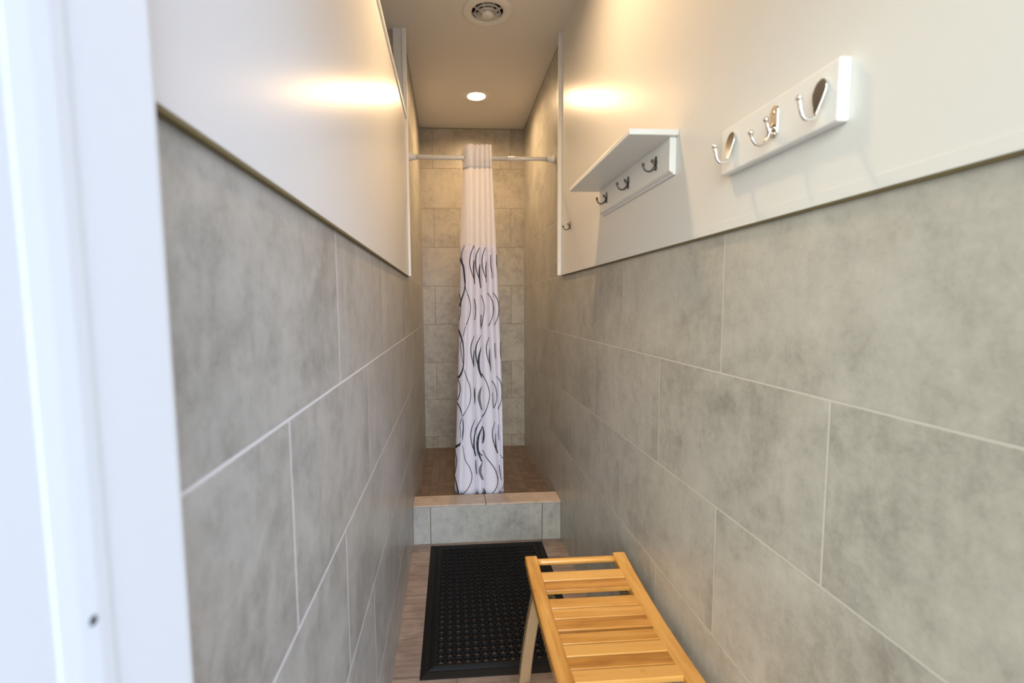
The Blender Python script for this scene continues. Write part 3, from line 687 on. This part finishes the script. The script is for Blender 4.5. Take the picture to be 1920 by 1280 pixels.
# ------------------------------------------------------------------ bamboo bench
S = 0.976                                # bench measured at z 0.46, moved along to a 0.48 m seat
def bs(x, y, z): return CAM + (Vector((x, y, z))-CAM)*S
bn = tag(empty('shower_bench', (0.39, -2.78, 0)), 'honey bamboo slatted bench with a dipped seat against the right wall', 'bench')
xl0, xl1, xr0, xr1 = [bs(x, 0, 0).x for x in (0.234, 0.275, 0.535, 0.577)]
yc = bs(0, -2.73, 0).y; hl = 0.41*S; ztop = lambda y: bs(0, 0, 0.424).z + 0.034*((y-yc)/hl)**2
def rail(x0, x1):
    m_ = MB(); n_ = 28; vs = []; a, b = yc+hl, yc-hl; ch = 0.003
    for i in range(n_+1):
        y = a+(b-a)*i/n_; z = ztop(y); t = 0.030
        for x, dz in ((x0+ch, 0), (x1-ch, 0), (x1, -ch), (x1, -t+ch), (x1-ch, -t), (x0+ch, -t), (x0, -t+ch), (x0, -ch)): vs.append((x, y, z+dz))
    m_.add(vs, [(i*8+k, i*8+(k+1)%8, (i+1)*8+(k+1)%8, (i+1)*8+k) for i in range(n_) for k in range(8)])
    m_.add(vs, [tuple(range(8)), tuple(n_*8+k for k in range(8))[::-1]]); return m_
part(rail(xl0, xl1).build('side_rail', bamY), bn); part(rail(xr0, xr1).build('side_rail', bamY), bn)
sl = [(-2.393,-2.4345),(-2.437,-2.4785),(-2.5125,-2.553),(-2.5555,-2.596),(-2.5985,-2.639),(-2.650,-2.6905),(-2.693,-2.7335),(-2.736,-2.7765),(-2.779,-2.8195),
      (-2.858,-2.8985),(-2.901,-2.9415),(-2.944,-2.9845),(-3.02,-3.061),(-3.064,-3.105)]
for a, b in sl:
    a, b = bs(0, a, 0).y, bs(0, b, 0).y; za, zb_ = ztop(a)-0.003, ztop(b)-0.003; m_ = MB(); t = 0.0125
    r = 0.0022; u = Vector((0, b-a, zb_-za)); L_ = u.length; u.normalize(); w = Vector((0, -u.z, u.y)); w = w if w.z > 0 else -w; o0 = Vector((0, a, za))
    pr_ = []
    for s_, h_ in ((r,0),(L_-r,0),(L_,-r),(L_,-t),(0,-t),(0,-r)): p = o0+u*s_+w*h_; pr_.append((p.y, p.z))
    m_.prism(pr_, 0, xl1-0.001, xr0+0.001); part(m_.build('slat', bamX), bn)
for s_ in (1, -1):
    y = yc+s_*(hl-0.011); z = ztop(y)-0.014
    m_ = MB(); m_.tube([(xl1-0.006, y, z), (xl1+0.02, y, z), (xr0-0.02, y, z), (xr0+0.006, y, z)], 0.0105, 16); part(m_.build('end_dowel', bamX), bn)
def leg(xs, yt, yb, out):
    # swept square leg; xs: outer-side x of the rail, out: sign of the splay
    m_ = MB(); n_ = 12; vs = []; top = ztop(yt)-0.026
    for i in range(n_+1):
        t = i/n_; z = top*(1-t); x = xs + out[0] + (out[1]-out[0])*(1-(1-t)**1.8); y = yt+(yb-yt)*t; w = 0.017; d = 0.019-0.004*math.sin(PI*t)
        for dx, dy in ((-w+.004,-d),(w-.004,-d),(w,-d+.004),(w,d-.004),(w-.004,d),(-w+.004,d),(-w,d-.004),(-w,-d+.004)): vs.append((x+dx, y+dy, z))
    m_.add(vs, [(i*8+k, i*8+(k+1)%8, (i+1)*8+(k+1)%8, (i+1)*8+k) for i in range(n_) for k in range(8)])
    m_.add(vs, [tuple(range(8)), tuple(n_*8+k for k in range(8))[::-1]]); return m_
lx = xl0; rx = xr1
for yt, yb in ((bs(0,-2.435,0).y, bs(0,-2.405,0).y), (bs(0,-3.03,0).y, bs(0,-3.06,0).y)):
    part(leg(lx, yt, yb, (0.026, -0.022)).build('leg', bamZ), bn)
    part(leg(rx, yt, yb, (-0.026, 0.003)).build('leg', bamZ), bn)
ya, yb = bs(0,-2.44,0).y-0.014, bs(0,-3.02,0).y+0.012
for x in (lx-0.008, rx-0.008):
    m_ = MB(); m_.box((x-0.013, yb, 0.105), (x+0.013, ya, 0.135)); part(m_.build('lower_rail', bamY, bevel=0.002), bn)
for k in range(5):
    y = ya-0.028-k*0.095; m_ = MB(); m_.box((lx+0.0052, y-0.02, 0.112), (rx-0.0212, y+0.02, 0.124)); part(m_.build('lower_slat', bamX, bevel=0.0015), bn)
for x in (xl1+0.014, xr0-0.014):       # metal angle plates under the slats
    for y in (bs(0,-2.50,0).y, bs(0,-3.0,0).y):
        m_ = MB(); z = ztop(y)-0.024; h_ = 0.0135
        for q in (-1, 0, 1): ring_patch(m_, x, y+q*0.027, h_, 0.0052, z, 16)
        pl = m_.build('angle_plate', brass); so = pl.modifiers.new('t', 'SOLIDIFY'); so.thickness = 0.002; part(pl, bn)
